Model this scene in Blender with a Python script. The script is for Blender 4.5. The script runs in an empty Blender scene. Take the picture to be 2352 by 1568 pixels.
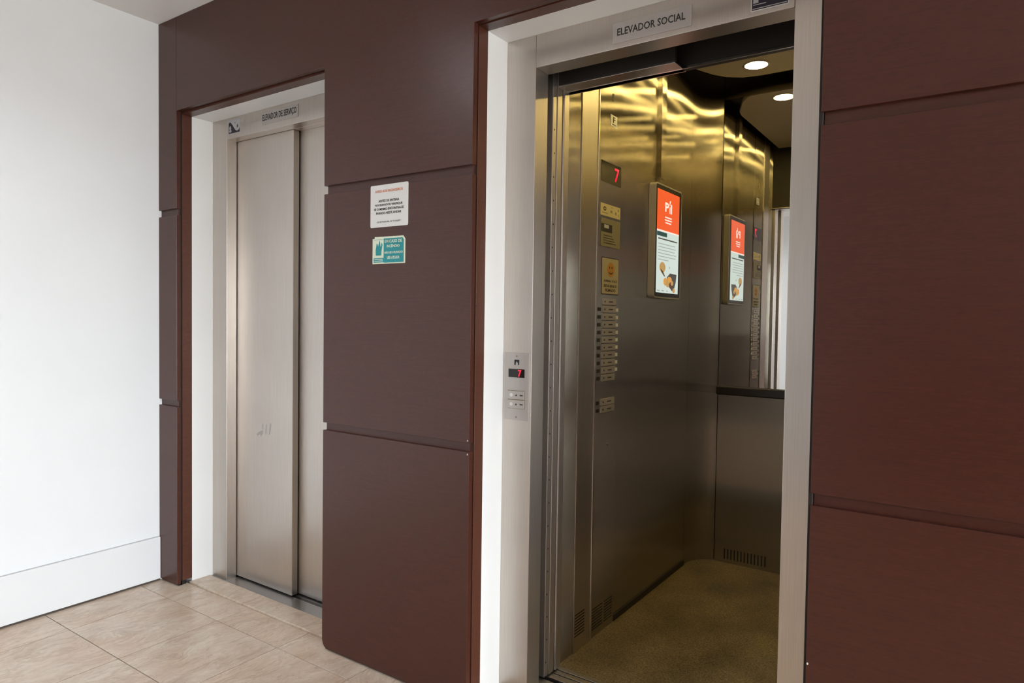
import bpy, bmesh, math, random
from mathutils import Vector, Matrix

random.seed(7)
scene = bpy.context.scene
COL = scene.collection

# ------------------------------------------------------------------ camera
cam_data = bpy.data.cameras.new('camera')
cam_data.sensor_fit = 'HORIZONTAL'
cam_data.sensor_width = 36.0
cam_data.lens = 1565.8 / 2352 * 36.0
cam_data.clip_start = 0.02
cam = bpy.data.objects.new('camera', cam_data)
COL.objects.link(cam)
cam.location = (3.2467, -1.728, 1.2806)
cam.rotation_euler = tuple(math.radians(a) for a in (88.19045, -0.81192, 34.61445))
scene.camera = cam

# ------------------------------------------------------------------ world: overcast sky over a duller ground
SKY = 28.0
world = bpy.data.worlds.new('world')
scene.world = world
world.use_nodes = True
wn = world.node_tree
wn.nodes.clear()
w_out = wn.nodes.new('ShaderNodeOutputWorld')
w_bg = wn.nodes.new('ShaderNodeBackground')
w_tc = wn.nodes.new('ShaderNodeTexCoord')
w_sep = wn.nodes.new('ShaderNodeSeparateXYZ')
w_rmp = wn.nodes.new('ShaderNodeValToRGB')
w_map = wn.nodes.new('ShaderNodeMapRange')
w_map.inputs['From Min'].default_value = -1
w_map.inputs['From Max'].default_value = 1
w_rmp.color_ramp.elements[0].position = 0.46
w_rmp.color_ramp.elements[0].color = (0.36, 0.36, 0.35, 1)
w_rmp.color_ramp.elements[1].position = 0.54
w_rmp.color_ramp.elements[1].color = (0.90, 0.96, 1.0, 1)
wn.links.new(w_tc.outputs['Generated'], w_sep.inputs[0])
wn.links.new(w_sep.outputs['Z'], w_map.inputs['Value'])
wn.links.new(w_map.outputs[0], w_rmp.inputs[0])
wn.links.new(w_rmp.outputs[0], w_bg.inputs['Color'])
w_bg.inputs['Strength'].default_value = SKY
wn.links.new(w_bg.outputs[0], w_out.inputs['Surface'])

# portals only steer sampling of the daylight that enters through the window opening
ROOM_X, ROOM_Y, H = 8.6, -3.7, 2.6513
WIN_R = (-3.45, -0.25, 0.25, 2.30)      # on the right wall: y0, y1, z0, z1


def portal(name, loc, rot, sx, sy):
    l = bpy.data.lights.new(name, 'AREA')
    l.shape = 'RECTANGLE'
    l.size, l.size_y = sx, sy
    l.cycles.is_portal = True
    o = bpy.data.objects.new(name, l)
    o.location = loc
    o.rotation_euler = rot
    COL.objects.link(o)


portal('daylight_portal_right', (ROOM_X + 0.22, (WIN_R[0] + WIN_R[1]) / 2, (WIN_R[2] + WIN_R[3]) / 2),
       (math.radians(90), 0, math.radians(90)), WIN_R[1] - WIN_R[0], WIN_R[3] - WIN_R[2])

vs = scene.view_settings
vs.view_transform = 'Standard'
vs.look = 'None'
vs.gamma = 1.0
vs.use_curve_mapping = False
vs.exposure = 0.25


# ------------------------------------------------------------------ materials
def mat(name, col, rough=0.5, metal=0.0, spec=0.5, emit=None, emit_s=0.0, coat=0.0):
    m = bpy.data.materials.new(name)
    m.use_nodes = True
    b = m.node_tree.nodes['Principled BSDF']
    b.inputs['Base Color'].default_value = (*col, 1)
    b.inputs['Roughness'].default_value = rough
    b.inputs['Metallic'].default_value = metal
    b.inputs['Specular IOR Level'].default_value = spec
    b.inputs['Coat Weight'].default_value = coat
    if emit:
        b.inputs['Emission Color'].default_value = (*emit, 1)
        b.inputs['Emission Strength'].default_value = emit_s
    return m


def nodes_of(m):
    return m.node_tree.nodes, m.node_tree.links, m.node_tree.nodes['Principled BSDF']


def noise_node(N, L, scale, detail=4.0, rough=0.5, stretch=(1, 1, 1), coord='Object', rnd=False):
    tc = N.new('ShaderNodeTexCoord')
    mp = N.new('ShaderNodeMapping')
    mp.inputs['Scale'].default_value = stretch
    L.new(tc.outputs[coord], mp.inputs['Vector'])
    if rnd:
        oi = N.new('ShaderNodeObjectInfo')
        mul = N.new('ShaderNodeMath')
        mul.operation = 'MULTIPLY'
        mul.inputs[1].default_value = 37.0
        L.new(oi.outputs['Random'], mul.inputs[0])
        cmb = N.new('ShaderNodeCombineXYZ')
        for i in range(3):
            L.new(mul.outputs[0], cmb.inputs[i])
        L.new(cmb.outputs[0], mp.inputs['Location'])
    nz = N.new('ShaderNodeTexNoise')
    nz.inputs['Scale'].default_value = scale
    nz.inputs['Detail'].default_value = detail
    nz.inputs['Roughness'].default_value = rough
    L.new(mp.outputs[0], nz.inputs['Vector'])
    return nz


def ramp(N, L, src, stops):
    r = N.new('ShaderNodeValToRGB')
    el = r.color_ramp.elements
    while len(el) < len(stops):
        el.new(0.5)
    for e, (p, c) in zip(el, stops):
        e.position = p
        e.color = (*c, 1)
    L.new(src, r.inputs[0])
    return r


def bump(N, L, B, src, strength, dist):
    b = N.new('ShaderNodeBump')
    b.inputs['Strength'].default_value = strength
    b.inputs['Distance'].default_value = dist
    L.new(src, b.inputs['Height'])
    L.new(b.outputs[0], B.inputs['Normal'])


def plaster(name, col, rough=0.6):
    m = mat(name, col, rough, spec=0.3)
    N, L, B = nodes_of(m)
    n = noise_node(N, L, 3.0, 3)
    c0 = tuple(v * 0.97 for v in col)
    r = ramp(N, L, n.outputs[0], [(0.3, c0), (0.7, col)])
    L.new(r.outputs[0], B.inputs['Base Color'])
    f = noise_node(N, L, 180, 3)
    bump(N, L, B, f.outputs[0], 0.04, 0.002)
    return m


def level_tangent(N, L):
    """horizontal direction along the surface, across the vertical grain"""
    g = N.new('ShaderNodeNewGeometry')
    c = N.new('ShaderNodeVectorMath')
    c.operation = 'CROSS_PRODUCT'
    c.inputs[0].default_value = (0.002, 0.003, 1)
    L.new(g.outputs['True Normal'], c.inputs[1])
    return c.outputs[0]


def brushed(name, col, rough, aniso, grain=(900, 900, 5)):
    """brushed stainless steel with a vertical grain"""
    m = mat(name, col, rough, metal=1.0)
    N, L, B = nodes_of(m)
    n = noise_node(N, L, 1.0, 3, 0.6, grain)
    c0 = tuple(v * 0.90 for v in col)
    c1 = tuple(min(1, v * 1.06) for v in col)
    r = ramp(N, L, n.outputs[0], [(0.3, c0), (0.7, c1)])
    big = noise_node(N, L, 2.2, 3)
    rb = ramp(N, L, big.outputs[0], [(0.3, (0.93, 0.93, 0.93)), (0.7, (1, 1, 1))])
    mx = N.new('ShaderNodeMix')
    mx.data_type = 'RGBA'
    mx.blend_type = 'MULTIPLY'
    mx.inputs['Factor'].default_value = 1.0
    L.new(r.outputs[0], mx.inputs['A'])
    L.new(rb.outputs[0], mx.inputs['B'])
    L.new(mx.outputs['Result'], B.inputs['Base Color'])
    mr = N.new('ShaderNodeMapRange')
    mr.inputs['To Min'].default_value = rough * 0.85
    mr.inputs['To Max'].default_value = rough * 1.15
    L.new(n.outputs[0], mr.inputs['Value'])
    L.new(mr.outputs[0], B.inputs['Roughness'])
    L.new(level_tangent(N, L), B.inputs['Tangent'])
    B.inputs['Anisotropic'].default_value = aniso
    B.inputs['Anisotropic Rotation'].default_value = 0.0
    return m


def brushed_streak(name, col, rough, aniso):
    """steel brushed so strongly along z that lamps smear into horizontal bands"""
    m = bpy.data.materials.new(name)
    m.use_nodes = True
    N, L = m.node_tree.nodes, m.node_tree.links
    N.remove(N['Principled BSDF'])
    g = N.new('ShaderNodeBsdfAnisotropic')
    g.distribution = 'MULTI_GGX'
    g.inputs['Roughness'].default_value = rough
    g.inputs['Anisotropy'].default_value = aniso
    n = noise_node(N, L, 1.0, 3, 0.6, (700, 700, 4))
    r = ramp(N, L, n.outputs[0], [(0.3, tuple(v * 0.90 for v in col)), (0.7, tuple(v * 1.05 for v in col))])
    L.new(r.outputs[0], g.inputs['Color'])
    L.new(level_tangent(N, L), g.inputs['Tangent'])
    L.new(g.outputs[0], N['Material Output'].inputs['Surface'])
    return m


def wood(name, dark, light, rough):
    m = mat(name, light, rough, spec=0.5)
    N, L, B = nodes_of(m)
    g = noise_node(N, L, 1.0, 4, 0.65, (6, 6, 260), rnd=True)
    r = ramp(N, L, g.outputs[0], [(0.25, dark), (0.75, light)])
    s = noise_node(N, L, 60, 5, 0.7, (1, 1, 3))
    rs = ramp(N, L, s.outputs[0], [(0.3, (0.82, 0.82, 0.82)), (0.7, (1.12, 1.12, 1.12))])
    mx = N.new('ShaderNodeMix')
    mx.data_type = 'RGBA'
    mx.blend_type = 'MULTIPLY'
    mx.inputs['Factor'].default_value = 1.0
    L.new(r.outputs[0], mx.inputs['A'])
    L.new(rs.outputs[0], mx.inputs['B'])
    L.new(mx.outputs['Result'], B.inputs['Base Color'])
    bump(N, L, B, g.outputs[0], 0.06, 0.001)
    return m


def marble(name, rot_deg):
    """beige veined stone; every tile takes its own cut of the pattern"""
    m = mat(name, (0.6, 0.5, 0.4), 0.30)
    N, L, B = nodes_of(m)
    tc = N.new('ShaderNodeTexCoord')
    oi = N.new('ShaderNodeObjectInfo')
    mul = N.new('ShaderNodeVectorMath')
    mul.operation = 'SCALE'
    mul.inputs[0].default_value = (13.7, 7.3, 3.1)
    L.new(oi.outputs['Random'], mul.inputs['Scale'])
    add = N.new('ShaderNodeVectorMath')
    L.new(tc.outputs['Object'], add.inputs[0])
    L.new(mul.outputs[0], add.inputs[1])
    wz = N.new('ShaderNodeTexNoise')
    wz.inputs['Scale'].default_value = 5.0
    wz.inputs['Detail'].default_value = 3
    L.new(add.outputs[0], wz.inputs['Vector'])
    wsc = N.new('ShaderNodeVectorMath')
    wsc.operation = 'SCALE'
    wsc.inputs['Scale'].default_value = 0.16
    L.new(wz.outputs['Color'], wsc.inputs[0])
    warp = N.new('ShaderNodeVectorMath')
    L.new(add.outputs[0], warp.inputs[0])
    L.new(wsc.outputs[0], warp.inputs[1])

    def layer(scale, sx, sy, detail, rough):
        mp = N.new('ShaderNodeMapping')
        mp.inputs['Rotation'].default_value = (0, 0, math.radians(rot_deg))
        mp.inputs['Scale'].default_value = (sx, sy, 1)
        L.new(warp.outputs[0], mp.inputs['Vector'])
        n = N.new('ShaderNodeTexNoise')
        n.inputs['Scale'].default_value = scale
        n.inputs['Detail'].default_value = detail
        n.inputs['Roughness'].default_value = rough
        L.new(mp.outputs[0], n.inputs['Vector'])
        return n

    def times(a, b):
        mx = N.new('ShaderNodeMix')
        mx.data_type = 'RGBA'
        mx.blend_type = 'MULTIPLY'
        mx.inputs['Factor'].default_value = 1.0
        L.new(a, mx.inputs['A'])
        L.new(b, mx.inputs['B'])
        return mx.outputs['Result']

    base = ramp(N, L, layer(5.0, 2.4, 1.3, 9, 0.68).outputs[0],
                [(0.28, (0.49, 0.375, 0.285)), (0.44, (0.575, 0.47, 0.38)), (0.56, (0.63, 0.535, 0.445)), (0.74, (0.69, 0.61, 0.525))])
    vein = ramp(N, L, layer(6.0, 3.2, 0.8, 6, 0.6).outputs[0],
                [(0.40, (1, 1, 1)), (0.465, (0.82, 0.77, 0.72)), (0.50, (1.0, 0.99, 0.98)), (0.60, (0.93, 0.90, 0.87)), (0.66, (1, 1, 1))])
    tint = ramp(N, L, wz.outputs[0], [(0.35, (0.97, 0.90, 0.85)), (0.6, (1.0, 1.0, 1.0))])
    fine = ramp(N, L, layer(70.0, 1.5, 0.8, 4, 0.7).outputs[0], [(0.3, (0.90, 0.89, 0.88)), (0.6, (1.03, 1.03, 1.03))])
    L.new(times(times(times(base.outputs[0], vein.outputs[0]), tint.outputs[0]), fine.outputs[0]), B.inputs['Base Color'])
    return m


def granite(name):
    m = mat(name, (0.2, 0.15, 0.09), 0.42)
    N, L, B = nodes_of(m)
    a = noise_node(N, L, 160, 3, 0.7)
    r = ramp(N, L, a.outputs[0], [(0.32, (0.060, 0.042, 0.020)), (0.5, (0.185, 0.140, 0.066)), (0.7, (0.34, 0.265, 0.145))])
    b = noise_node(N, L, 4, 3)
    r2 = ramp(N, L, b.outputs[0], [(0.35, (0.62, 0.62, 0.62)), (0.65, (1.1, 1.1, 1.1))])
    mx = N.new('ShaderNodeMix')
    mx.data_type = 'RGBA'
    mx.blend_type = 'MULTIPLY'
    mx.inputs['Factor'].default_value = 1.0
    L.new(r.outputs[0], mx.inputs['A'])
    L.new(r2.outputs[0], mx.inputs['B'])
    L.new(mx.outputs['Result'], B.inputs['Base Color'])
    return m


M = {}
M['wall'] = plaster('white_wall_paint', (0.785, 0.81, 0.83))
M['ceiling'] = plaster('ceiling_paint', (0.82, 0.81, 0.80))
M['reveal'] = plaster('reveal_paint', (0.79, 0.805, 0.81), 0.4)
M['base'] = mat('white_baseboard_paint', (0.74, 0.76, 0.78), 0.35)
M['grey_strip'] = mat('mid_grey', (0.42, 0.42, 0.42), 0.8)
M['grey_wall'] = plaster('grey_wall_paint', (0.46, 0.44, 0.42))  # unseen rear wall, grey picked for its reflection in the right-hand panels
M['wood'] = wood('dark_wood_veneer', (0.048, 0.0120, 0.0066), (0.067, 0.0172, 0.0096), 0.33)
M['lining'] = wood('reddish_wood_lining', (0.060, 0.018, 0.010), (0.095, 0.029, 0.015), 0.34)
M['groove'] = mat('dark_groove', (0.012, 0.006, 0.005), 0.7)
M['steel'] = brushed('brushed_steel', (0.67, 0.62, 0.57), 0.36, 0.75)
M['steel_cab'] = brushed_streak('cabin_brushed_steel', (0.545, 0.50, 0.42), 0.27, -0.85)
M['steel_dark'] = brushed('dull_sill_steel', (0.42, 0.41, 0.41), 0.38, 0.3, (5, 900, 5))
M['steel_bright'] = mat('polished_steel_edge', (0.78, 0.74, 0.70), 0.22, 1.0)
M['plate'] = mat('plate_steel', (0.50, 0.47, 0.45), 0.38, 0.55)
M['black'] = mat('black_plastic', (0.010, 0.010, 0.011), 0.3)
M['ink'] = mat('black_ink', (0.012, 0.011, 0.012), 0.5)
M['dark_metal'] = mat('dark_painted_metal', (0.035, 0.030, 0.026), 0.5, 0.3)
M['shaft'] = mat('shaft_concrete', (0.05, 0.048, 0.045), 0.9)
M['rail'] = mat('black_handrail', (0.012, 0.008, 0.007), 0.3)
M['mirror'] = mat('mirror_glass', (0.86, 0.87, 0.86), 0.01, 1.0)
M['granite'] = granite('brown_granite')
M['grout_and_gap_shade'] = mat('grout_and_gap_shade', (0.07, 0.055, 0.045), 0.9)
M['tile_a'] = marble('travertine_a', 14)
M['tile_b'] = marble('travertine_b', -24)
M['sill_marble'] = marble('sill_travertine', 30)
M['cab_ceiling'] = mat('cabin_ceiling_paint', (0.42, 0.36, 0.26), 0.5)
M['white_card'] = mat('white_sign_plastic', (0.72, 0.72, 0.71), 0.35)
M['orange_ink'] = mat('orange_ink', (0.62, 0.17, 0.05), 0.5)
M['teal'] = mat('teal_print', (0.005, 0.26, 0.29), 0.4)
M['cream'] = mat('cream_print', (0.70, 0.76, 0.60), 0.4)
M['smile'] = mat('orange_print', (0.46, 0.22, 0.035), 0.5)
M['sticker_beige'] = mat('beige_sticker', (0.40, 0.35, 0.22), 0.45)
M['sticker_yellow'] = mat('yellowed_sticker', (0.58, 0.50, 0.26), 0.45)
M['reader'] = mat('greenish_reader_plastic', (0.22, 0.20, 0.12), 0.45)
M['violet'] = mat('dark_violet_print', (0.020, 0.014, 0.030), 0.35)
M['grey_print_and_glint'] = mat('grey_print_and_glint', (0.45, 0.45, 0.46), 0.4)
M['casing'] = mat('silver_monitor_casing', (0.42, 0.40, 0.37), 0.35, 0.15)
M['red_led'] = mat('red_led', (0.2, 0, 0.005), 0.4, emit=(1.0, 0.01, 0.04), emit_s=1.2)
M['glass_dark'] = mat('dark_display_glass', (0.012, 0.011, 0.011), 0.12)
M['lamp'] = mat('warm_lamp_lens', (1, 0.9, 0.7), 0.4, emit=(1.0, 0.74, 0.25), emit_s=52.0)
M['hall_lamp'] = mat('cool_lamp_lens', (1, 1, 1), 0.4, emit=(0.93, 0.97, 1.0), emit_s=255.0)
M['win_frame'] = mat('white_window_frame', (0.75, 0.75, 0.75), 0.4)
for k, c, s in (('s_orange', (1.0, 0.115, 0.025), 0.75), ('s_white', (0.70, 0.80, 0.72), 0.75), ('s_teal', (0.02, 0.085, 0.08), 0.6),
                ('s_text', (0.42, 0.44, 0.42), 0.75), ('s_logo', (1.0, 0.80, 0.68), 0.85), ('s_tan', (0.55, 0.33, 0.11), 0.75),
                ('s_brown', (0.12, 0.05, 0.02), 0.75), ('s_grey', (0.075, 0.065, 0.06), 0.75), ('s_gold', (0.75, 0.35, 0.07), 0.75)):
    M[k] = mat('screen_' + k, (0.01, 0.01, 0.01), 0.25, emit=c, emit_s=s)


# ------------------------------------------------------------------ helpers
def tag(o, label=None, cat=None, group=None, kind=None):
    if label:
        o['label'] = label
    if cat:
        o['category'] = cat
    if group:
        o['group'] = group
    if kind:
        o['kind'] = kind
    return o


def empty(name, loc, label=None, cat=None, group=None, kind=None):
    o = bpy.data.objects.new(name, None)
    o.empty_display_size = 0.05
    o.location = loc
    COL.objects.link(o)
    return tag(o, label, cat, group, kind)


def world_loc(o):
    v = Vector(o.location)
    while o.parent:
        o = o.parent
        v += Vector(o.location)
    return v


def link(name, bm, m, parent=None, smooth=False):
    bmesh.ops.recalc_face_normals(bm, faces=bm.faces)
    lo = Vector((min(v.co[i] for v in bm.verts) for i in range(3)))
    hi = Vector((max(v.co[i] for v in bm.verts) for i in range(3)))
    c = (lo + hi) / 2
    for v in bm.verts:
        v.co -= c
    me = bpy.data.meshes.new(name)
    bm.to_mesh(me)
    bm.free()
    if smooth:
        for p in me.polygons:
            p.use_smooth = True
    me.materials.append(M[m])
    o = bpy.data.objects.new(name, me)
    o.location = c - (world_loc(parent) if parent else Vector((0, 0, 0)))
    o.parent = parent
    COL.objects.link(o)
    return o


def add_box(bm, x0, x1, y0, y1, z0, z1):
    vs_ = [bm.verts.new((x, y, z)) for x in (x0, x1) for y in (y0, y1) for z in (z0, z1)]
    for f in ((0, 1, 3, 2), (4, 6, 7, 5), (0, 4, 5, 1), (2, 3, 7, 6), (0, 2, 6, 4), (1, 5, 7, 3)):
        bm.faces.new([vs_[i] for i in f])


def box(name, b, m, parent=None, bevel=0.0, seg=2):
    bm = bmesh.new()
    add_box(bm, *b)
    if bevel:
        bmesh.ops.bevel(bm, geom=list(bm.edges), offset=bevel, segments=seg, affect='EDGES', profile=0.5)
    return link(name, bm, m, parent)


def front(y):          # plane facing the room (normal -y): a = x, b = z
    return lambda a, b, n: (a, y - n, b)


def side(x):           # plane of the cabin's left wall (normal +x): a = y, b = z
    return lambda a, b, n: (x + n, a, b)


def level(z):          # plane facing down (normal -z): a = x, b = y
    return lambda a, b, n: (a, b, z - n)


def prism(name, pts, F, n0, n1, m, parent=None, bevel=0.0):
    bm = bmesh.new()
    lo = [bm.verts.new(F(a, b, n0)) for a, b in pts]
    hi = [bm.verts.new(F(a, b, n1)) for a, b in pts]
    k = len(pts)
    bm.faces.new(lo[::-1])
    bm.faces.new(hi)
    for i in range(k):
        j = (i + 1) % k
        bm.faces.new((lo[i], lo[j], hi[j], hi[i]))
    if bevel:
        es = [e for e in bm.edges]
        bmesh.ops.bevel(bm, geom=es, offset=bevel, segments=2, affect='EDGES', profile=0.5)
    return link(name, bm, m, parent)


def rect(a0, a1, b0, b1, r=0.0, seg=4):
    if not r:
        return [(a0, b0), (a1, b0), (a1, b1), (a0, b1)]
    out = []
    for cx, cy, s in ((a1 - r, b0 + r, -90), (a1 - r, b1 - r, 0), (a0 + r, b1 - r, 90), (a0 + r, b0 + r, 180)):
        for i in range(seg + 1):
            t = math.radians(s + 90 * i / seg)
            out.append((cx + r * math.cos(t), cy + r * math.sin(t)))
    return out


def disc(cx, cy, rx, ry=None, n=24):
    ry = ry or rx
    return [(cx + rx * math.cos(2 * math.pi * i / n), cy + ry * math.sin(2 * math.pi * i / n)) for i in range(n)]


def text(name, s, F, a0, a1, b0, b1, m, parent, n=0.0003, thick=0.0003, bold=0.0, keep=False):
    """flat lettering fitted into the rectangle a0..a1 x b0..b1 of plane F"""
    cu = bpy.data.curves.new(name, 'FONT')
    cu.body = s
    cu.size = 1.0
    cu.offset = bold
    cu.resolution_u = 2
    tmp = bpy.data.objects.new(name, cu)
    COL.objects.link(tmp)
    dg = bpy.context.evaluated_depsgraph_get()
    me = bpy.data.meshes.new_from_object(tmp.evaluated_get(dg))
    bpy.data.objects.remove(tmp)
    bpy.data.curves.remove(cu)
    bm = bmesh.new()
    bm.from_mesh(me)
    bpy.data.meshes.remove(me)
    x0 = min(v.co.x for v in bm.verts)
    x1 = max(v.co.x for v in bm.verts)
    y0 = min(v.co.y for v in bm.verts)
    y1 = max(v.co.y for v in bm.verts)
    sx, sy = (a1 - a0) / (x1 - x0), (b1 - b0) / (y1 - y0)
    if keep:
        sx = sy = min(sx, sy)
    ca, cb = (a0 + a1) / 2, (b0 + b1) / 2
    mx, my = (x0 + x1) / 2, (y0 + y1) / 2
    ex = bmesh.ops.extrude_face_region(bm, geom=list(bm.faces))
    top = {v for v in ex['geom'] if isinstance(v, bmesh.types.BMVert)}
    for v in bm.verts:
        h = n + (thick if v in top else 0.0)
        v.co = Vector(F(ca + (v.co.x - mx) * sx, cb + (v.co.y - my) * sy, h))
    return link(name, bm, m, parent)


def lathe(name, prof, centre, m, parent=None, n=28):
    """profile (r, z) turned round a vertical axis at centre"""
    bm = bmesh.new()
    rings = []
    for r, z in prof:
        rings.append([bm.verts.new((centre[0] + r * math.cos(2 * math.pi * i / n), centre[1] + r * math.sin(2 * math.pi * i / n), centre[2] + z)) for i in range(n)])
    for a, b in zip(rings, rings[1:]):
        for i in range(n):
            j = (i + 1) % n
            bm.faces.new((a[i], a[j], b[j], b[i]))
    bm.faces.new(rings[0])
    bm.faces.new(rings[-1][::-1])
    return link(name, bm, m, parent, smooth=False)


# ------------------------------------------------------------------ the setting
O1L, O1R = 0.155, 1.183         # wooden opening of the service lift
O2L, O2R = 1.892, 2.922         # wooden opening of the social lift
T = 2.2232                      # top of both wooden openings
S1, S2 = T - 0.010, T - 0.003   # soffits behind them
J1, J2 = 1.776, 0.851           # panel joints
SHX = 3.45                      # shaft's right side

# floor slab with single tiles
floor = box('floor', (-0.1, ROOM_X + 0.25, ROOM_Y - 0.25, 0.06, -0.12, -0.003), 'grout_and_gap_shade')
tag(floor, 'beige veined stone tile floor of the lift hall', 'floor', kind='structure')
TS, TX, TY, GAP = 0.3985, 0.2375, -0.0945, 0.0030
tile_mesh = {}
ix0 = -1
xs = [0.0] + [TX + TS * i for i in range(0, 11)]
ys = [0.06] + [TY - TS * i for i in range(0, 10) if TY - TS * i > ROOM_Y] + [ROOM_Y]
for i in range(len(xs) - 1):
    for j in range(len(ys) - 1):
        w_, d_ = xs[i + 1] - xs[i] - GAP, ys[j] - ys[j + 1] - GAP
        if w_ < 0.01 or d_ < 0.01:
            continue
        k = random.randrange(3) > 0
        key = (round(w_, 4), round(d_, 4), k)
        if key not in tile_mesh:
            o = box('tile', (-w_ / 2, w_ / 2, -d_ / 2, d_ / 2, -0.009, 0.0), 'tile_a' if k else 'tile_b', None, 0.0007, 1)
            o.parent = floor
            tile_mesh[key] = o
        else:
            o = tile_mesh[key].copy()
            COL.objects.link(o)
        o.location = Vector(((xs[i] + xs[i + 1]) / 2, (ys[j] + ys[j + 1]) / 2, -0.0045)) - world_loc(floor)

box('stone_slab', (xs[-1] + GAP / 2, ROOM_X, ROOM_Y, 0.06, -0.009, 0.0), 'tile_a', floor)

DOWN = ((0.95, -1.30), (0.95, -2.75))
bm = bmesh.new()
cx_ = [-0.2] + sorted({round(d[0] + s * 0.08, 4) for d in DOWN for s in (-1, 1)}) + [ROOM_X + 0.25]
cy_ = [ROOM_Y - 0.25] + sorted({round(d[1] + s * 0.08, 4) for d in DOWN for s in (-1, 1)}) + [0.2]
for i in range(len(cx_) - 1):
    for j in range(len(cy_) - 1):
        mxc, myc = (cx_[i] + cx_[i + 1]) / 2, (cy_[j] + cy_[j + 1]) / 2
        if any(abs(mxc - d[0]) < 0.01 and abs(myc - d[1]) < 0.01 for d in DOWN):
            continue
        add_box(bm, cx_[i], cx_[i + 1], cy_[j], cy_[j + 1], H, H + 0.07)
add_box(bm, -0.2, ROOM_X + 0.25, ROOM_Y - 0.25, 0.2, H + 0.07, H + 0.15)
tag(link('ceiling', bm, 'ceiling'),
    'plain off-white ceiling above the white wall', 'ceiling', kind='structure')
tag(box('wall_left', (-0.2, 0.0, ROOM_Y - 0.25, 0.2, -0.12, H), 'wall'),
    'plain white painted wall on the left of the lifts', 'wall', kind='structure')
bb = tag(box('baseboard_left', (0.0, 0.012, ROOM_Y, -0.001, 0.009, 0.2115), 'base', None, 0.002),
         'tall white baseboard along the foot of the white wall', 'baseboard', kind='structure')
box('grey_line', (0.0, 0.0035, ROOM_Y, -0.001, 0.2115, 0.2140), 'grey_strip', bb)  # grey strip along the top of the baseboard
box('gap_shade_strip', (0.0, 0.009, ROOM_Y, -0.001, 0.0, 0.0088), 'grout_and_gap_shade', bb)  # dark strip that paints the shade in the gap under the baseboard


def holed_wall(name, axis, at, thick, lo, hi, win, label):
    """a wall across x or y with one window opening, built as one mesh of four bands"""
    bm = bmesh.new()
    a0, a1, z0, z1 = win
    for (u0, u1, v0, v1) in ((lo, a0, -0.12, H), (a1, hi, -0.12, H), (a0, a1, -0.12, z0), (a0, a1, z1, H)):
        if axis == 'x':
            add_box(bm, min(at, at + thick), max(at, at + thick), u0, u1, v0, v1)
        else:
            add_box(bm, u0, u1, min(at, at + thick), max(at, at + thick), v0, v1)
    return tag(link(name, bm, 'wall'), label, 'wall', kind='structure')


holed_wall('wall_right', 'x', ROOM_X, 0.2, ROOM_Y - 0.25, 0.2, WIN_R, 'white wall with a wide window opposite the plain wall')
REAR_X = 2.20  # unseen rear wall changes tone here, placed for reflections in steel and wood
tag(box('wall_rear', (-0.2, REAR_X, ROOM_Y - 0.2, ROOM_Y, -0.12, H), 'wall'), 'white wall behind the viewer facing the service lift', 'wall', kind='structure')
tag(box('wall_rear_toned', (REAR_X, ROOM_X + 0.2, ROOM_Y - 0.2, ROOM_Y, -0.12, H), 'grey_wall'), 'unseen wall behind the viewer, toned grey to dull its reflection in the lift wall', 'wall', kind='structure')  # darker stretch out of view, toned so the right panels reflect less
tag(box('added_dado', (REAR_X, ROOM_X, ROOM_Y, ROOM_Y + 0.03, 0.0, 1.12), 'wood', None, 0.003), 'unseen dark wood dado added to darken the reflection in the lift wall', 'dado', kind='structure')  # added out of view to darken what the lower wood panels reflect


def window(name, axis, at, win, n, label):
    w = empty(name, (0, 0, 0), label, 'window', kind='structure')
    a0, a1, z0, z1 = win

    def bar(u0, u1, v0, v1):
        if axis == 'x':
            box('window_frame', (at + 0.08, at + 0.13, u0, u1, v0, v1), 'win_frame', w, 0.003)
        else:
            box('window_frame', (u0, u1, at - 0.13, at - 0.08, v0, v1), 'win_frame', w, 0.003)
    t = 0.05
    bar(a0, a1, z0, z0 + t)
    bar(a0, a1, z1 - t, z1)
    for i in range(n + 1):
        c = a0 + (a1 - a0 - t) * i / n
        bar(c, c + t, z0 + t, z1 - t)


window('window_1', 'x', ROOM_X, WIN_R, 3, 'wide white-framed window in the right-hand wall')

# the lift wall: plaster core with both openings, faced with dark wood panels
bm = bmesh.new()
CY0, CY1 = 0.075, 0.20
for (x0, x1, z0, z1) in ((0.0, O1L, -0.12, H), (O1R, O2L, -0.12, H), (O2R, ROOM_X, -0.12, H), (O1L, O1R, S1, H), (O2L, O2R, S2, H)):
    add_box(bm, x0, x1, CY0, CY1, z0, z1)
wall_front = tag(link('wall_front', bm, 'reveal'), 'lift wall clad in dark brown wood panels around two lift openings', 'wall', kind='structure')

PT = 0.020                      # panel thickness
bv = 0.0012


def panel(pts, name='panel', label=None, b=bv):
    o = prism(name, pts, front(PT), 0.0, PT, 'wood', wall_front, b)
    return tag(o, label)


ZB, ZM0, ZM1, ZT0 = 0.010, 0.880, 1.7445, J1
# left strip
panel(rect(0.001, O1L, ZB, J2))
panel(rect(0.001, O1L, ZM0, ZM1))
panel(rect(0.001, O1L, ZT0, H - 0.001))
# upper facing over and between the openings, one wide board per bay
panel([(O1L + 0.0004, T), (O1R, T), (O1R, ZT0), (O2L, ZT0), (O2L, T), (O2R, T), (O2R, ZT0), (4.15, ZT0), (4.15, H - 0.001), (O1L + 0.0004, H - 0.001)])
# pier between the lifts, the lowest board with a knocked-off corner
r_ = 0.024
panel(rect(O1R, O2L, ZM0, ZM1))
panel([(O1R + r_, ZB), (O2L, ZB), (O2L, J2), (O1R, J2), (O1R, ZB + r_ * 1.3), (O1R + r_ * 0.18, ZB + r_ * 0.62), (O1R + r_ * 0.5, ZB + r_ * 0.2)])
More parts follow.
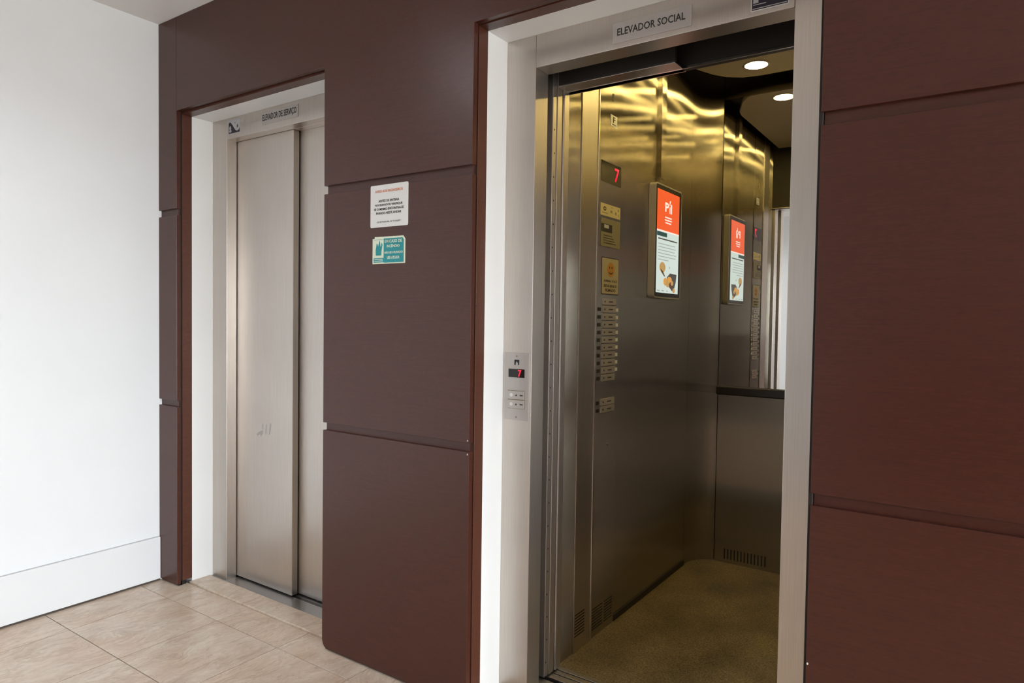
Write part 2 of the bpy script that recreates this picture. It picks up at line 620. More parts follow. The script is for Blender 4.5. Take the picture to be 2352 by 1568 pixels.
# right of the social lift
panel(rect(O2R, 4.15, ZB, J2))
panel(rect(O2R, 4.15, ZM0, ZM1))
panel(rect(4.154, ROOM_X, ZB, J2))
panel(rect(4.154, ROOM_X, ZM0, ZM1))
panel(rect(4.154, ROOM_X, ZT0, H - 0.001))
# filler strips at the bottom of each joint, backing boards and linings that show in the reveals
for a0, a1 in ((0.0, O1L), (O1R, O2L), (O2R, ROOM_X)):
    e0 = 0.006 if a0 > 0 else 0.0
    e1 = 0.006 if a1 < ROOM_X else 0.0
    for z0, z1 in ((J2, ZM0), (ZM1, ZT0)):
        box('joint_strip', (a0 + e0, a1 - e1, 0.0135, 0.0205, z0 - 0.004, z1 + 0.004), 'wood', wall_front)
    box('backing_board', (a0 + e0, a1 - e1, 0.0202, 0.0275, 0.0, H), 'groove', wall_front)
    box('lining_board', (a0, a1, 0.0275, CY0, 0.022, H), 'lining', wall_front, 0.0008, 1)
    box('plinth_strip', (a0 + e0, a1 - e1, 0.012, 0.05, 0.0, 0.022), 'black', wall_front)
for a0, a1, sf in ((O1L, O1R, S1), (O2L, O2R, S2)):
    box('backing_board', (a0 - 0.006, a1 + 0.006, 0.0202, 0.0275, T + 0.006, H), 'groove', wall_front)
    box('lining_board', (a0 + 0.0002, a1 - 0.0002, 0.0275, CY0, sf, H), 'lining', wall_front, 0.0008, 1)
# dark edge strip where the right-hand panels meet the opening, and small chips in the veneer
box('edge_strip', (O2R - 0.0055, O2R + 0.004, 0.004, 0.0200, 0.0, T), 'groove', wall_front, 0.001, 1)
for (a, b) in ((O2L - 0.006, ZM0 + 0.008), (O2L - 0.006, J2 - 0.008), (O2R + 0.004, 0.47)):
    prism('paint_chip', disc(a, b, 0.0022, 0.003, 7), front(0.0), 0.0, 0.0003, 'white_card', wall_front)

# dark shaft behind, so that no daylight leaks round the cabin
bm = bmesh.new()
add_box(bm, -0.2, SHX, 2.25, 2.35, -0.4, 3.2)
add_box(bm, -0.2, -0.1, 0.2, 2.25, -0.4, 3.2)
add_box(bm, SHX - 0.1, SHX, 0.2, 2.25, -0.4, 3.2)
add_box(bm, 1.48, 1.56, 0.2, 2.25, -0.4, 3.2)
add_box(bm, -0.2, SHX, 0.2, 2.25, 3.1, 3.2)
add_box(bm, -0.2, SHX, 0.06, 2.25, -0.4, -0.3)
add_box(bm, -0.2, SHX, 0.0, 0.06, -0.4, -0.11)
add_box(bm, -0.2, SHX, 0.2, 0.22, H - 0.05, 3.2)
add_box(bm, O1R - 0.06, O2L + 0.06, 0.2, 0.22, -0.4, H)
add_box(bm, O2R - 0.06, SHX, 0.2, 0.22, -0.4, H)
add_box(bm, -0.2, O1L + 0.06, 0.2, 0.22, -0.4, H)
for a0, a1 in ((O1L, O1R), (O2L, O2R)):
    add_box(bm, a0, a1, 0.2, 0.22, T - 0.05, H)
tag(link('wall_shaft', bm, 'shaft'), 'dark unlit walls of the lift shaft behind the doors', 'wall', kind='structure')


# ------------------------------------------------------------------ landing doors
def landing_frame(door, oL, oR, jl, jr, yf, depth, zl, T):
    box('jamb', (oL, jl, yf, yf + depth, 0.0, T), 'steel', door, 0.0015)
    box('jamb', (jr, oR, yf, yf + depth, 0.0, T), 'steel', door, 0.0015)
    box('lintel', (jl + 0.0008, jr - 0.0008, yf, yf + depth, zl, T), 'steel', door, 0.0015)


def threshold(door, oL, oR, y0, y1):
    box('stone_threshold', (oL, oR, y0, y1, -0.03, 0.008), 'sill_marble', door, 0.0025)


door_1 = empty('door_1', (0.67, 0.2, 0), 'closed two-leaf brushed steel landing door of the service lift', 'lift door', kind='structure')
Y1F = 0.181
landing_frame(door_1, O1L, O1R, 0.272, 1.075, Y1F, 0.052, 2.115, S1)
box('lintel_return', (0.698, 1.075, 0.2335, 0.2725, 2.115, 2.20), 'steel', door_1, 0.001)
threshold(door_1, O1L, O1R, 0.0605, 0.166)
box('sill', (0.272, 1.075, 0.166, 0.30, -0.03, 0.003), 'steel_dark', door_1, 0.001)
box('sill', (O1L, 0.2715, 0.166, Y1F - 0.0005, -0.03, 0.003), 'steel_dark', door_1, 0.001)
# leaves: the left one runs in front of the right one
dl = box('door_panel', (0.255, 0.694, 0.2365, 0.268, 0.010, 2.135), 'steel', door_1, 0.003, 2)
box('door_panel', (0.668, 1.12, 0.2735, 0.303, 0.010, 2.135), 'steel', door_1, 0.003, 2)
box('sill_groove', (0.272, 1.075, 0.2445, 0.2600, 0.0015, 0.0036), 'black', door_1)
box('sill_groove', (0.272, 1.075, 0.2815, 0.2960, 0.0015, 0.0036), 'black', door_1)
# scuff on the left leaf
M['scuff'] = mat('dull_scuff', (0.47, 0.44, 0.41), 0.5, 0.8)
for pts in ([(0.430, 0.722), (0.441, 0.733), (0.456, 0.739), (0.478, 0.748), (0.479, 0.735), (0.470, 0.722), (0.462, 0.712), (0.458, 0.725), (0.446, 0.722), (0.436, 0.714)],
            [(0.474, 0.748), (0.480, 0.752), (0.481, 0.775), (0.474, 0.780), (0.470, 0.765)],
            [(0.495, 0.728), (0.502, 0.729), (0.506, 0.752), (0.507, 0.775), (0.499, 0.778), (0.497, 0.752)],
            [(0.522, 0.730), (0.530, 0.731), (0.537, 0.752), (0.540, 0.782), (0.530, 0.786), (0.525, 0.760)]):
    prism('scuff_mark', pts, front(0.2365), 0.0, 0.0002, 'scuff', dl)

door_2 = empty('door_2', (2.41, 0.2, 0), 'open brushed steel landing door and frame of the social lift', 'lift door', kind='structure')
Y2F = 0.185
JL, JR = 2.008, 2.816
landing_frame(door_2, O2L, O2R, JL, JR, Y2F, 0.078, 2.113, S2)
threshold(door_2, O2L, O2R, 0.0605, 0.18)
box('sill', (O2L + 0.06, O2R, 0.263, 0.318, -0.03, 0.002), 'steel_dark', door_2, 0.001)
box('sill', (JL, JR, 0.18, 0.262, -0.03, 0.002), 'steel_dark', door_2, 0.001)
# retracted leaves to the left of the opening
pa = box('door_panel', (1.60, 1.998, 0.314, 0.339, 0.008, 2.16), 'steel', door_2, 0.002)
for i in range(24):
    z = 0.06 + i * 0.082
    prism('screw', disc(0.3255 + (0.001 if i % 3 else -0.002), z, 0.0026, 0.0034, 8), side(1.998), 0.0, 0.0006, 'ink', pa)
pb = box('door_panel', (1.60, 2.000, 0.3425, 0.3745, 0.008, 2.16), 'steel', door_2, 0.002)
box('door_header', (O2L, O2R, 0.29, 0.345, 2.17, 2.45), 'dark_metal', door_2)
box('header_rail', (1.95, 2.425, 0.347, 0.362, 2.104, 2.21), 'dark_metal', door_2, 0.001)
box('header_rail', (1.95, 2.425, 0.345, 0.442, 2.0975, 2.1035), 'steel', door_2, 0.001)

# ------------------------------------------------------------------ the cabin of the social lift
CX0, CX1, CB = 1.98, 3.10, 1.900
CZ = 2.60
cab = empty('lift_cabin', (2.54, 1.15, 0), 'brushed steel lift cabin with brown stone floor behind the open door', 'lift cabin')
box('cabin_floor', (CX0 - 0.04, CX1 + 0.02, 0.428, CB + 0.02, -0.04, 0.0), 'granite', cab)
box('cabin_sill', (1.90, CX1, 0.340, 0.370, -0.04, 0.002), 'steel_dark', cab, 0.001)
box('cabin_sill', (1.90, CX1, 0.376, 0.399, -0.04, 0.002), 'steel_dark', cab, 0.001)
box('cabin_sill', (1.90, CX1, 0.405, 0.4275, -0.04, 0.002), 'steel_dark', cab, 0.001)
box('sill_bed', (1.90, CX1, 0.342, 0.426, -0.045, -0.006), 'black', cab)
# car door leaf edge, front return, post with vent
box('car_door_leaf', (1.60, 2.004, 0.380, 0.418, 0.008, 2.16), 'steel', cab, 0.004)
box('car_door_leaf', (2.825, 3.2, 0.380, 0.418, 0.008, 2.16), 'steel', cab, 0.004)
box('front_return', (1.93, 1.984, 0.428, 0.5415, 0.0, CZ), 'steel_cab', cab, 0.001)
post = box('front_post', (1.93, 1.988, 0.5425, 0.672, 0.0, CZ), 'steel', cab, 0.0015)
box('edge_trim', (1.93, 1.991, 0.6725, 0.683, 0.0, CZ), 'steel_bright', cab, 0.002)
for i in range(8):
    z = 0.060 + i * 0.0118
    prism('vent_slot', rect(0.548, 0.628, z, z + 0.0050, 0.002, 2), side(1.988), 0.0, 0.0003, 'ink', post)
lw = box('wall_panel', (1.95, CX0, 0.8945, 1.7345, 0.0, CZ), 'steel_cab', cab, 0.001)


def corner(x_in, y0, x1, y1, name):
    """concave quarter-round corner sheet from (x_in, y0) to (x1, y1)"""
    bm = bmesh.new()
    n = 16
    inn, out = [], []
    s = 1 if x1 > x_in else -1
    for i in range(n + 1):
        t = math.pi / 2 * i / n
        px = x1 - (x1 - x_in) * math.cos(t)
        py = y0 + (y1 - y0) * math.sin(t)
        inn.append((px, py))
        out.append((px - s * 0.014, py + 0.014))
    ring = []
    for (a, b) in (inn + out[::-1]):
        ring.append((bm.verts.new((a, b, 0.0)), bm.verts.new((a, b, CZ))))
    k = len(ring)
    for i in range(k):
        j = (i + 1) % k
        f = bm.faces.new((ring[i][0], ring[j][0], ring[j][1], ring[i][1]))
        f.smooth = i < n
    bm.faces.new([r[0] for r in ring])
    bm.faces.new([r[1] for r in ring[::-1]])
    for e in bm.edges:
        e.smooth = all(f.smooth for f in e.link_faces)
    return link(name, bm, 'steel_cab', cab)


corner(CX0, 1.7362, 2.0875, CB, 'corner_panel')
corner(CX1, 1.7355, 2.992, CB, 'corner_panel')
bp = box('wall_panel', (2.0905, 2.9905, CB, CB + 0.02, 0.0, 0.922), 'steel_cab', cab, 0.001)
box('wall_panel', (2.0905, 2.9905, CB, CB + 0.02, 0.923, CZ), 'steel_cab', cab, 0.001)
for i in range(13):
    x = 2.142 + i * 0.0175
    prism('vent_slot', rect(x, x + 0.0066, 0.020, 0.076, 0.003, 2), front(CB), 0.0, 0.0003, 'ink', bp)
box('wall_panel', (CX1, CX1 + 0.03, 0.8945, 1.7345, 0.0, CZ), 'steel_cab', cab, 0.001)
box('wall_panel', (CX1, CX1 + 0.03, 0.43, 0.8935, 0.0, CZ), 'steel_cab', cab, 0.001)
box('front_return', (2.83, CX1, 0.428, 0.46, 0.0, CZ), 'steel_cab', cab, 0.001)
box('skirting', (CX0, CX0 + 0.006, 0.8945, 1.73, 0.0, 0.028), 'dark_metal', cab, 0.001)
box('cabin_header', (1.93, CX1, 0.412, 0.436, 2.0975, CZ), 'dark_metal', cab, 0.001)
box('header_edge', (1.93, CX1, 0.408, 0.4118, 2.0965, 2.104), 'steel_bright', cab)
box('cabin_roof', (1.93, CX1 + 0.03, 0.40, CB + 0.02, CZ, CZ + 0.03), 'dark_metal', cab)
# hung ceiling panel with cut, rounded corners
cl, cr, cf, cbk = 2.035, 3.045, 0.50, 1.775
pts = [(cl, cf), (cr, cf)]
for (px, py) in ((cr, 1.40), (cr - 0.01, 1.47), (cr - 0.045, 1.56), (cr - 0.075, 1.64), (cr - 0.12, 1.71), (cr - 0.19, 1.76), (cr - 0.28, cbk)):
    pts.append((px, py))
for (px, py) in ((cl + 0.28, cbk), (cl + 0.19, 1.76), (cl + 0.12, 1.71), (cl + 0.075, 1.64), (cl + 0.045, 1.56), (cl + 0.01, 1.47), (cl, 1.40)):
    pts.append((px, py))
prism('ceiling_panel', pts, level(2.53), 0.0, 0.022, 'cab_ceiling', cab, 0.002)

# recessed downlights in the hall ceiling, out of the picture
def downlight(x, y, lb):
    d = empty('ceiling_downlight', (x, y, H), lb, 'downlight', 'recessed downlights in the hall ceiling')
    lathe('lens', [(0.078, 0.060), (0.078, 0.055)], (x, y, H), 'hall_lamp', d)
    bm = bmesh.new()
    n = 28
    ring = [[bm.verts.new((x + r * math.cos(2 * math.pi * i / n), y + r * math.sin(2 * math.pi * i / n), H + z)) for i in range(n)]
            for r, z in ((0.080, 0.062), (0.090, 0.0), (0.112, 0.0), (0.112, -0.004), (0.088, -0.004), (0.078, 0.062))]
    for a, b in zip(ring, ring[1:]):
        for i in range(n):
            j = (i + 1) % n
            bm.faces.new((a[i], a[j], b[j], b[i]))
    link('reflector', bm, 'win_frame', d)


for (x, y), lb in zip(DOWN, ('recessed white downlight in the ceiling nearest the white wall and lifts',
                             'recessed white downlight in the ceiling near the white wall behind the viewer')):
    downlight(x, y, lb)

# spotlights in the hung ceiling
SPOTS = [(x, y) for y in (1.62, 1.14, 0.70) for x in (2.325, 2.755)]
SP_L = ['round warm spotlight at the back left of the cabin ceiling', 'round warm spotlight at the back right of the cabin ceiling',
        'round warm spotlight at the middle left of the cabin ceiling', 'round warm spotlight at the middle right of the cabin ceiling',
        'round warm spotlight nearest the door on the cabin ceiling left', 'round warm spotlight nearest the door on the cabin ceiling right']
for (x, y), lb in zip(SPOTS, SP_L):
    s = empty('ceiling_spotlight', (x, y, 2.508), lb, 'spotlight', 'spotlights in the cabin ceiling')
    lathe('rim', [(0.062, 0.0), (0.062, -0.003), (0.052, -0.003), (0.052, 0.0)], (x, y, 2.508), 'steel_bright', s)
    lathe('lens', [(0.051, 0.0), (0.051, -0.0020), (0.040, -0.0024), (0.010, -0.0026)], (x, y, 2.508), 'lamp', s)

mi = prism('wall_mirror', rect(2.093, 2.987, 0.947, 2.455), front(CB), 0.0005, 0.006, 'mirror')
tag(mi, 'tall frameless mirror on the back wall of the cabin', 'mirror')
hr = empty('handrail', (2.54, CB - 0.02, 0.9), 'black flat handrail across the back wall under the mirror', 'handrail')
box('rail', (2.0895, 2.9900, CB - 0.034, CB - 0.0002, 0.900, 0.9455), 'rail', hr, 0.006)

# ------------------------------------------------------------------ control panel on the cabin's left wall
cp = empty('control_panel', (1.98, 0.79, 0.0), 'tall steel control panel with floor buttons and red display inside the cabin', 'control panel')
box('plate', (1.955, 1.984, 0.6835, 0.8940, 0.0005, CZ - 0.0005), 'steel_cab', cp, 0.001)
W = side(1.984)
disp = prism('display', rect(0.709, 0.887, 1.839, 1.921), W, 0.0, 0.0015, 'glass_dark', cp)
text('digit', '7', W, 0.826, 0.868, 1.853, 1.908, 'red_led', disp, 0.0016, 0.0003, 0.012)
prism('keyhole', disc(0.803, 2.197, 0.008), W, 0.0, 0.001, 'ink', cp)
prism('keyhole', disc(0.806, 2.182, 0.008), W, 0.0, 0.001, 'ink', cp)
cr_ = prism('card_reader', rect(0.709, 0.882, 1.582, 1.694, 0.004, 2), W, 0.0, 0.004, 'reader', cp)
prism('reader_window', rect(0.711, 0.806, 1.640, 1.672), side(1.988), 0.0, 0.0008, 'dark_metal', cr_)
prism('painted_glint', rect(0.735, 0.775, 1.655, 1.669), side(1.9888), 0.0, 0.0004, 'grey_print_and_glint', cr_)  # highlight on the reader window laid on as a pale patch
for k in range(4):
    prism('reader_line', rect(0.730, 0.810 + 0.012 * k, 1.625 - 0.010 * k, 1.6275 - 0.010 * k), side(1.988), 0.0, 0.0004, 'dark_metal', cr_)


def button_row(z0, z1, left=True, right=True):
    b = prism('button', rect(0.738, 0.858, z0, z1, 0.003, 2), W, 0.0, 0.0035, 'plate', cp, 0.0006)
    zc = (z0 + z1) / 2
    F = side(1.9875)
    prism('mark', disc(0.757, zc, 0.005, 0.004, 8), F, 0.0, 0.0003, 'ink', b)
    prism('mark', rect(0.792, 0.828, zc - 0.0022, zc + 0.0022), F, 0.0, 0.0003, 'ink', b)
    prism('button_gap', rect(0.738, 0.858, z0 - 0.0022, z0 - 0.0004), W, 0.0, 0.0006, 'ink', b)
    if left:
        prism('floor_plate', rect(0.698, 0.726, zc - 0.0075, zc + 0.0065), W, 0.0, 0.0012, 'dark_metal', cp)
    if right:
        prism('floor_tag', rect(0.864, 0.884, zc - 0.008, zc + 0.006), W, 0.0, 0.0012, 'white_card', cp)


ROWS, zt, zb = 11, 1.374, 1.033
st = (zt - zb) / ROWS
for i in range(ROWS):
    z1 = zt - st * i
    button_row(z1 - st + 0.004, z1 - 0.001, left=i > 0, right=0 < i < 10)
button_row(0.938, 0.966, True, False)
button_row(0.908, 0.935, True, False)
prism('screw', disc(0.808, 0.778, 0.006), W, 0.0, 0.002, 'steel_bright', cp)
prism('screw_dark_disc', disc(0.808, 0.772, 0.0055, 0.004), W, 0.0, 0.001, 'ink', cp)  # dark disc set lower, showing below the screw head
for c0, c1 in ((0.696, 0.788), (0.804, 0.878)):
    for i in range(8):
        z = 0.030 + i * 0.0118
        prism('vent_slot', rect(c0, c1, z, z + 0.0050, 0.002, 2), W, 0.0, 0.0003, 'ink', cp)

# stickers on the control panel
fs = empty('letter_sticker', (1.984, 0.81, 2.07), 'small white sticker with a letter near the top of the control panel', 'sticker')
prism('card', rect(0.783, 0.841, 2.074, 2.118), W, 0.0002, 0.0012, 'white_card', fs)
text('lettering', 'F', side(1.9852), 0.803, 0.823, 2.088, 2.112, 'ink', fs, bold=0.02)
prism('print_line', rect(0.797, 0.832, 2.079, 2.083), side(1.9852), 0.0, 0.0003, 'ink', fs)
ls = empty('maker_sticker', (1.984, 0.795, 1.7), 'yellowed sticker strip with a dark ring mark under the red display', 'sticker')
prism('card', rect(0.708, 0.886, 1.705, 1.753), W, 0.0002, 0.0012, 'sticker_yellow', ls)
ring = prism('ring_mark', disc(0.745, 1.733, 0.013, 0.0085), side(1.9852), 0.0, 0.0002, 'ink', ls)
prism('ring_centre', disc(0.745, 1.733, 0.006, 0.004), side(1.9854), 0.0, 0.0002, 'sticker_yellow', ring)
for (a0, a1, b0, b1) in ((0.722, 0.772, 1.7145, 1.7180), (0.795, 0.812, 1.722, 1.732), (0.838, 0.850, 1.718, 1.730), (0.795, 0.820, 1.742, 1.744), (0.862, 0.872, 1.735, 1.745), (0.866, 0.872, 1.714, 1.724)):
    prism('print_mark', rect(a0, a1, b0, b1), side(1.9852), 0.0, 0.0002, 'reader', ls)
sm = empty('filming_sticker', (1.984, 0.805, 1.39), 'beige notice sticker with an orange smiling face on the control panel', 'sticker')
prism('border', rect(0.726, 0.881, 1.389, 1.540, 0.006, 3), W, 0.0002, 0.0010, 'dark_metal', sm)
prism('card', rect(0.7295, 0.8775, 1.3925, 1.5365, 0.005, 3), side(1.985), 0.0, 0.0006, 'sticker_beige', sm)
face = prism('face', disc(0.807, 1.491, 0.033, 0.030), side(1.9856), 0.0, 0.0003, 'smile', sm)
for a in (0.796, 0.817):
    prism('eye', disc(a, 1.500, 0.004, 0.0055, 10), side(1.9859), 0.0, 0.0002, 'ink', face)
mth = [(0.807 + 0.021 * math.cos(math.radians(t)), 1.488 + 0.016 * math.sin(math.radians(t))) for t in range(200, 341, 20)]
mth += [(0.807 + 0.018 * math.cos(math.radians(t)), 1.489 + 0.012 * math.sin(math.radians(t))) for t in range(340, 199, -20)]
prism('mouth', mth, side(1.9859), 0.0, 0.0002, 'ink', face)
for s_, b0 in (('SORRIA, VOC\u00ca', 1.439), ('EST\u00c1 SENDO', 1.420), ('FILMADO', 1.401)):
    w_ = 0.058 if len(s_) > 8 else 0.046
    text('lettering', s_, side(1.9856), 0.806 - w_, 0.806 + w_, b0, b0 + 0.013, 'ink', sm, bold=0.015)

# ------------------------------------------------------------------ monitor and cable duct on the cabin's left wall
mon = empty('wall_monitor', (1.98, 1.35, 1.39), 'upright advertising monitor with orange and white screen on cabin wall', 'monitor')
prism('casing', rect(1.189, 1.513, 1.392, 1.916, 0.014, 5), side(1.9815), 0.0, 0.0325, 'casing', mon, 0.003)
prism('mounting_plate', rect(1.25, 1.45, 1.50, 1.80), side(1.98), 0.0, 0.002, 'black', mon)
prism('bezel', rect(1.1945, 1.5030, 1.3985, 1.9095, 0.010, 5), side(2.014), 0.0, 0.0012, 'black', mon)
SX = 2.0152
sc_ = prism('screen', rect(1.206, 1.476, 1.417, 1.699), side(SX), 0.0, 0.0006, 's_white', mon)
so = prism('screen', rect(1.206, 1.476, 1.706, 1.889), side(SX), 0.0, 0.0006, 's_orange', mon)
prism('screen', rect(1.206, 1.476, 1.6992, 1.7058), side(SX), 0.0, 0.0006, 's_logo', mon)
SF = side(SX + 0.0006)
text('logo', 'P', SF, 1.297, 1.342, 1.795, 1.838, 's_logo', so, 0.0001, 0.0002, 0.03)
prism('logo_bar', rect(1.350, 1.358, 1.791, 1.822), SF, 0.0001, 0.0003, 's_logo', so)
prism('logo_bar', rect(1.364, 1.380, 1.791, 1.836), SF, 0.0001, 0.0003, 's_logo', so)
prism('logo_bar', [(1.347, 1.829), (1.354, 1.829), (1.366, 1.852), (1.352, 1.850)], SF, 0.0001, 0.0003, 's_logo', so)
for k, (a0, a1) in enumerate(((1.298, 1.380), (1.296, 1.382), (1.304, 1.372))):
    z = 1.766 - 0.0125 * k
    prism('caption_line', rect(a0, a1, z, z + 0.006), SF, 0.0001, 0.0003, 's_logo', so)
prism('headline_box', rect(1.206, 1.325, 1.677, 1.6965), SF, 0.0001, 0.0003, 's_teal', sc_)
prism('text_line', rect(1.222, 1.455, 1.662, 1.668), SF, 0.0001, 0.0003, 's_grey', sc_)
for k, (a1) in enumerate((1.430, 1.440, 1.425, 1.445, 1.438, 1.350)):
    z = 1.640 - 0.0145 * k
    prism('text_line', rect(1.224, a1, z, z + 0.004), SF, 0.0001, 0.0003, 's_text', sc_)
prism('food_picture', disc(1.278, 1.535, 0.036, 0.024, 16), SF, 0.0001, 0.0003, 's_tan', sc_)
prism('food_picture', [(1.250, 1.528), (1.285, 1.517), (1.312, 1.493), (1.300, 1.494), (1.268, 1.510)], SF, 0.0004, 0.0006, 's_brown', sc_)
prism('food_picture', disc(1.362, 1.538, 0.007, 0.006, 10), SF, 0.0001, 0.0003, 's_text', sc_)
prism('food_picture', [(1.335, 1.492), (1.372, 1.512), (1.455, 1.510), (1.448, 1.475), (1.428, 1.440), (1.420, 1.425), (1.392, 1.432), (1.352, 1.462)], SF, 0.0001, 0.0003, 's_grey', sc_)
for k, (a, b, r, m_) in enumerate(((1.318, 1.470, 0.026, 's_gold'), (1.345, 1.462, 0.024, 's_tan'), (1.372, 1.478, 0.024, 's_gold'), (1.382, 1.455, 0.022, 's_brown'),
                                   (1.358, 1.484, 0.016, 's_gold'), (1.398, 1.466, 0.016, 's_tan'), (1.420, 1.432, 0.016, 's_tan'))):
    prism('food_picture', disc(a, b, r, r * 0.72, 12), SF, 0.0004 + 0.0001 * k, 0.0006 + 0.0001 * k, m_, sc_)
for (a0, a1) in ((1.218, 1.250), (1.272, 1.300), (1.330, 1.350)):
    prism('text_line', rect(a0, a1, 1.424, 1.429), SF, 0.0001, 0.0003, 's_text', sc_)
duct = empty('cable_duct', (1.98, 1.32, 1.92), 'narrow steel cable duct running up the wall above the monitor', 'cable duct')
box('channel', (1.9802, 2.004, 1.268, 1.322, 1.945, CZ - 0.001), 'steel_cab', duct, 0.0015)
box('end_cap', (1.9802, 1.999, 1.272, 1.318, 1.918, 1.9445), 'steel_cab', duct, 0.0015)

# ------------------------------------------------------------------ call panel on the social lift's left jamb
YP = Y2F
call = empty('call_panel', (1.951, YP, 0.94), 'steel call panel with red digit and two buttons on the door jamb', 'call panel')
prism('plate', rect(1.9015, 2.0005, 0.941, 1.170), front(YP), 0.0, 0.0035, 'plate', call, 0.0008)
YQ = YP - 0.0035
dsp = prism('display', rect(1.918, 1.983, 1.086, 1.1145), front(YQ), 0.0, 0.0008, 'glass_dark', call)
text('digit', '7', front(YQ - 0.0008), 1.957, 1.971, 1.0885, 1.112, 'red_led', dsp, 0.0002, 0.0002, 0.03)
em = prism('emblem', rect(1.941, 1.961, 1.128, 1.146, 0.002, 2), front(YQ), 0.0, 0.0003, 'ink', call)
prism('emblem_cut', [(1.947, 1.128), (1.956, 1.128), (1.956, 1.134), (1.951, 1.141), (1.947, 1.134)], front(YQ - 0.0003), 0.0, 0.0002, 'plate', em)
prism('screw', disc(1.951, 1.158, 0.003), front(YQ), 0.0, 0.0006, 'reader', call)
prism('screw', disc(1.951, 0.951, 0.003), front(YQ), 0.0, 0.0006, 'reader', call)
for z0, z1, up in ((1.012, 1.040, True), (0.981, 1.009, True)):
    fr = prism('button_frame', rect(1.9155, 1.9845, z0 - 0.0015, z1 + 0.0015), front(YQ), 0.0, 0.0006, 'reader', call)
    bt = prism('button', rect(1.917, 1.983, z0, z1), front(YQ), 0.0, 0.003, 'plate', call, 0.0005)
    zc = (z0 + z1) / 2
    F = front(YQ - 0.003)
    prism('lamp_dot', disc(1.932, zc, 0.006), F, 0.0, 0.0003, 'white_card', bt)
    prism('arrow', [(1.9475, zc - 0.003), (1.9565, zc - 0.003), (1.952, zc + 0.004)], F, 0.0, 0.0003, 'ink', bt)
    prism('braille_mark', rect(1.967, 1.979, zc - 0.002, zc + 0.002), F, 0.0, 0.0003, 'ink', bt)

# ------------------------------------------------------------------ name plates and stickers on the lintels
p2 = empty('name_plate', (2.41, Y2F, 2.13), 'steel name plate of the social lift on the lintel of the open door', 'name plate')
prism('plate', rect(2.2875, 2.537, 2.129, 2.1895), front(Y2F), 0.0, 0.003, 'plate', p2, 0.0006)
text('lettering', 'ELEVADOR SOCIAL', front(Y2F - 0.003), 2.3035, 2.518, 2.150, 2.172, 'ink', p2, bold=0.012)
p1 = empty('name_plate', (0.67, Y1F, 2.14), 'steel name plate of the service lift on the lintel of the closed door', 'name plate')
prism('plate', rect(0.545, 0.797, 2.142, 2.196), front(Y1F), 0.0, 0.003, 'plate', p1, 0.0006)
text('lettering', 'ELEVADOR DE SERVI\u00c7O', front(Y1F - 0.003), 0.551, 0.788, 2.152, 2.186, 'ink', p1, bold=0.014)

k1 = empty('camera_notice_sticker', (0.33, Y1F, 2.14), 'small black and silver sticker beside the service lift name plate', 'sticker')
prism('card', rect(0.286, 0.380, 2.137, 2.203, 0.003, 2), front(Y1F), 0.0, 0.0006, 'grey_print_and_glint', k1)
wave = [(0.288, 2.139), (0.374, 2.139), (0.375, 2.160), (0.368, 2.150), (0.355, 2.146), (0.342, 2.150), (0.330, 2.162), (0.318, 2.177), (0.304, 2.190), (0.294, 2.192), (0.288, 2.186)]
prism('dark_print', wave, front(Y1F - 0.0006), 0.0, 0.0002, 'violet', k1)
prism('figure_print', disc(0.300, 2.164, 0.008, 0.010, 12), front(Y1F - 0.0008), 0.0, 0.0002, 'grey_print_and_glint', k1)
prism('figure_print', disc(0.301, 2.150, 0.010, 0.006, 12), front(Y1F - 0.0008), 0.0, 0.0002, 'grey_print_and_glint', k1)
prism('figure_print', disc(0.357, 2.168, 0.004, 0.008, 12), front(Y1F - 0.0006), 0.0, 0.0002, 'violet', k1)
prism('figure_print', disc(0.338, 2.185, 0.003, 0.003, 8), front(Y1F - 0.0006), 0.0, 0.0002, 'violet', k1)

k2 = empty('camera_notice_sticker', (2.75, Y2F, 2.13), 'black sticker with white border at the right end of the social lift lintel', 'sticker')
prism('card', rect(2.702, 2.801, 2.126, 2.196, 0.003, 2), front(Y2F), 0.0, 0.0006, 'white_card', k2)
prism('dark_print', rect(2.705, 2.798, 2.129, 2.193), front(Y2F - 0.0006), 0.0, 0.0002, 'violet', k2)
F2 = front(Y2F - 0.0008)
prism('figure_print', disc(2.768, 2.166, 0.022, 0.020, 16), F2, 0.0, 0.0002, 'grey_print_and_glint', k2)
prism('figure_print', rect(2.708, 2.722, 2.147, 2.168), F2, 0.0, 0.0002, 'grey_print_and_glint', k2)
for (a0, a1, b0) in ((2.708, 2.742, 2.142), (2.707, 2.796, 2.1315)):
    prism('print_line', rect(a0, a1, b0, b0 + 0.0022), F2, 0.0, 0.0002, 'grey_print_and_glint', k2)

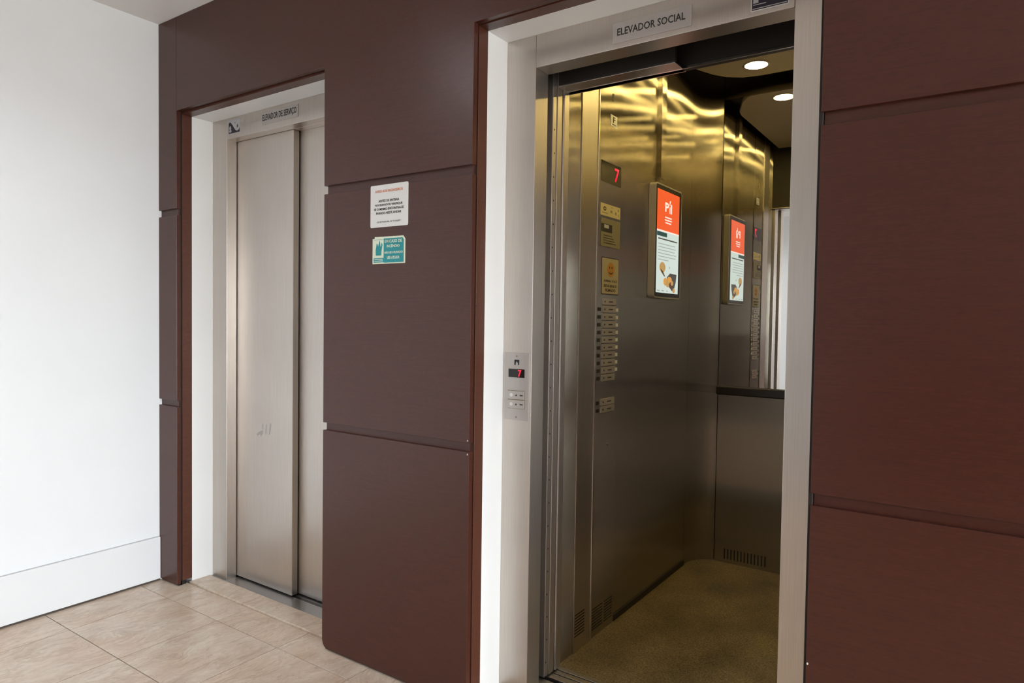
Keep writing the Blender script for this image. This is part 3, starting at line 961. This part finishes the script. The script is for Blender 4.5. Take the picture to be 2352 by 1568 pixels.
# ------------------------------------------------------------------ notices on the pier
ws = empty('notice_card', (1.525, 0.0, 1.6), 'white notice card with orange heading and black lines on the wood pier', 'notice')
prism('card', rect(1.4345, 1.6160, 1.601, 1.7495, 0.005, 4), front(0.0), 0.0, 0.0025, 'white_card', ws, 0.0005)
FW = front(-0.0025)
text('heading', 'AVISO AOS PASSAGEIROS', FW, 1.458, 1.592, 1.7225, 1.7315, 'orange_ink', ws, bold=0.012)
for s_, hw, b0 in (('ANTES DE ENTRAR', 0.050, 1.6885), ('NO ELEVADOR VERIFIQUE', 0.066, 1.6740), ('SE O MESMO ENCONTRA-SE', 0.0715, 1.6600), ('PARADO NESTE ANDAR', 0.061, 1.6460)):
    text('lettering', s_, FW, 1.525 - hw, 1.525 + hw, b0, b0 + 0.0085, 'ink', ws, bold=0.02)
text('lettering', 'LEI ESTADUAL N\u00ba 9.502/97', FW, 1.468, 1.582, 1.6165, 1.6220, 'ink', ws, bold=0.0)

gs = empty('fire_notice', (1.525, 0.0, 1.47), 'teal fire instruction sticker with a flame picture below the white card', 'notice')
gb = prism('card', [(1.4455, 1.4725), (1.6035, 1.4720), (1.6035, 1.5555), (1.5945, 1.5665), (1.4560, 1.5680), (1.4550, 1.5610), (1.4455, 1.5610)], front(0.0), 0.0, 0.0012, 'cream', gs)
FG = front(-0.0012)
prism('teal_field', [(1.5010, 1.4760), (1.5975, 1.4755), (1.5975, 1.5520), (1.5920, 1.5605), (1.5010, 1.5610)], FG, 0.0, 0.0003, 'teal', gs)
prism('teal_bar', rect(1.4515, 1.5010, 1.4775, 1.4930), FG, 0.0, 0.0003, 'teal', gs)
prism('teal_bar', rect(1.4530, 1.5010, 1.5570, 1.5580), FG, 0.0, 0.0003, 'teal', gs)
flame = [(1.462, 1.502), (1.489, 1.502), (1.491, 1.520), (1.495, 1.540), (1.490, 1.547), (1.488, 1.536), (1.485, 1.532), (1.483, 1.548), (1.478, 1.556), (1.477, 1.545),
         (1.473, 1.534), (1.471, 1.541), (1.466, 1.545), (1.464, 1.534), (1.461, 1.520)]
prism('flame_picture', flame, FG, 0.0, 0.0003, 'teal', gs)
FT = front(-0.0015)
for s_, a0, a1, b0, b1 in (('EM CASO DE', 1.5065, 1.5885, 1.5450, 1.5555), ('INC\u00caNDIO', 1.5160, 1.5780, 1.5285, 1.5400), ('N\u00c3O USE O ELEVADOR', 1.5050, 1.5940, 1.5070, 1.5165), ('USE A ESCADA', 1.5180, 1.5770, 1.4880, 1.4980)):
    text('lettering', s_, FT, a0, a1, b0, b1, 'cream', gs, 0.0001, 0.0003, 0.02)
for b0 in (1.4875, 1.4812):
    prism('print_line', rect(1.455, 1.497, b0, b0 + 0.0025), FT, 0.0, 0.0002, 'cream', gs)
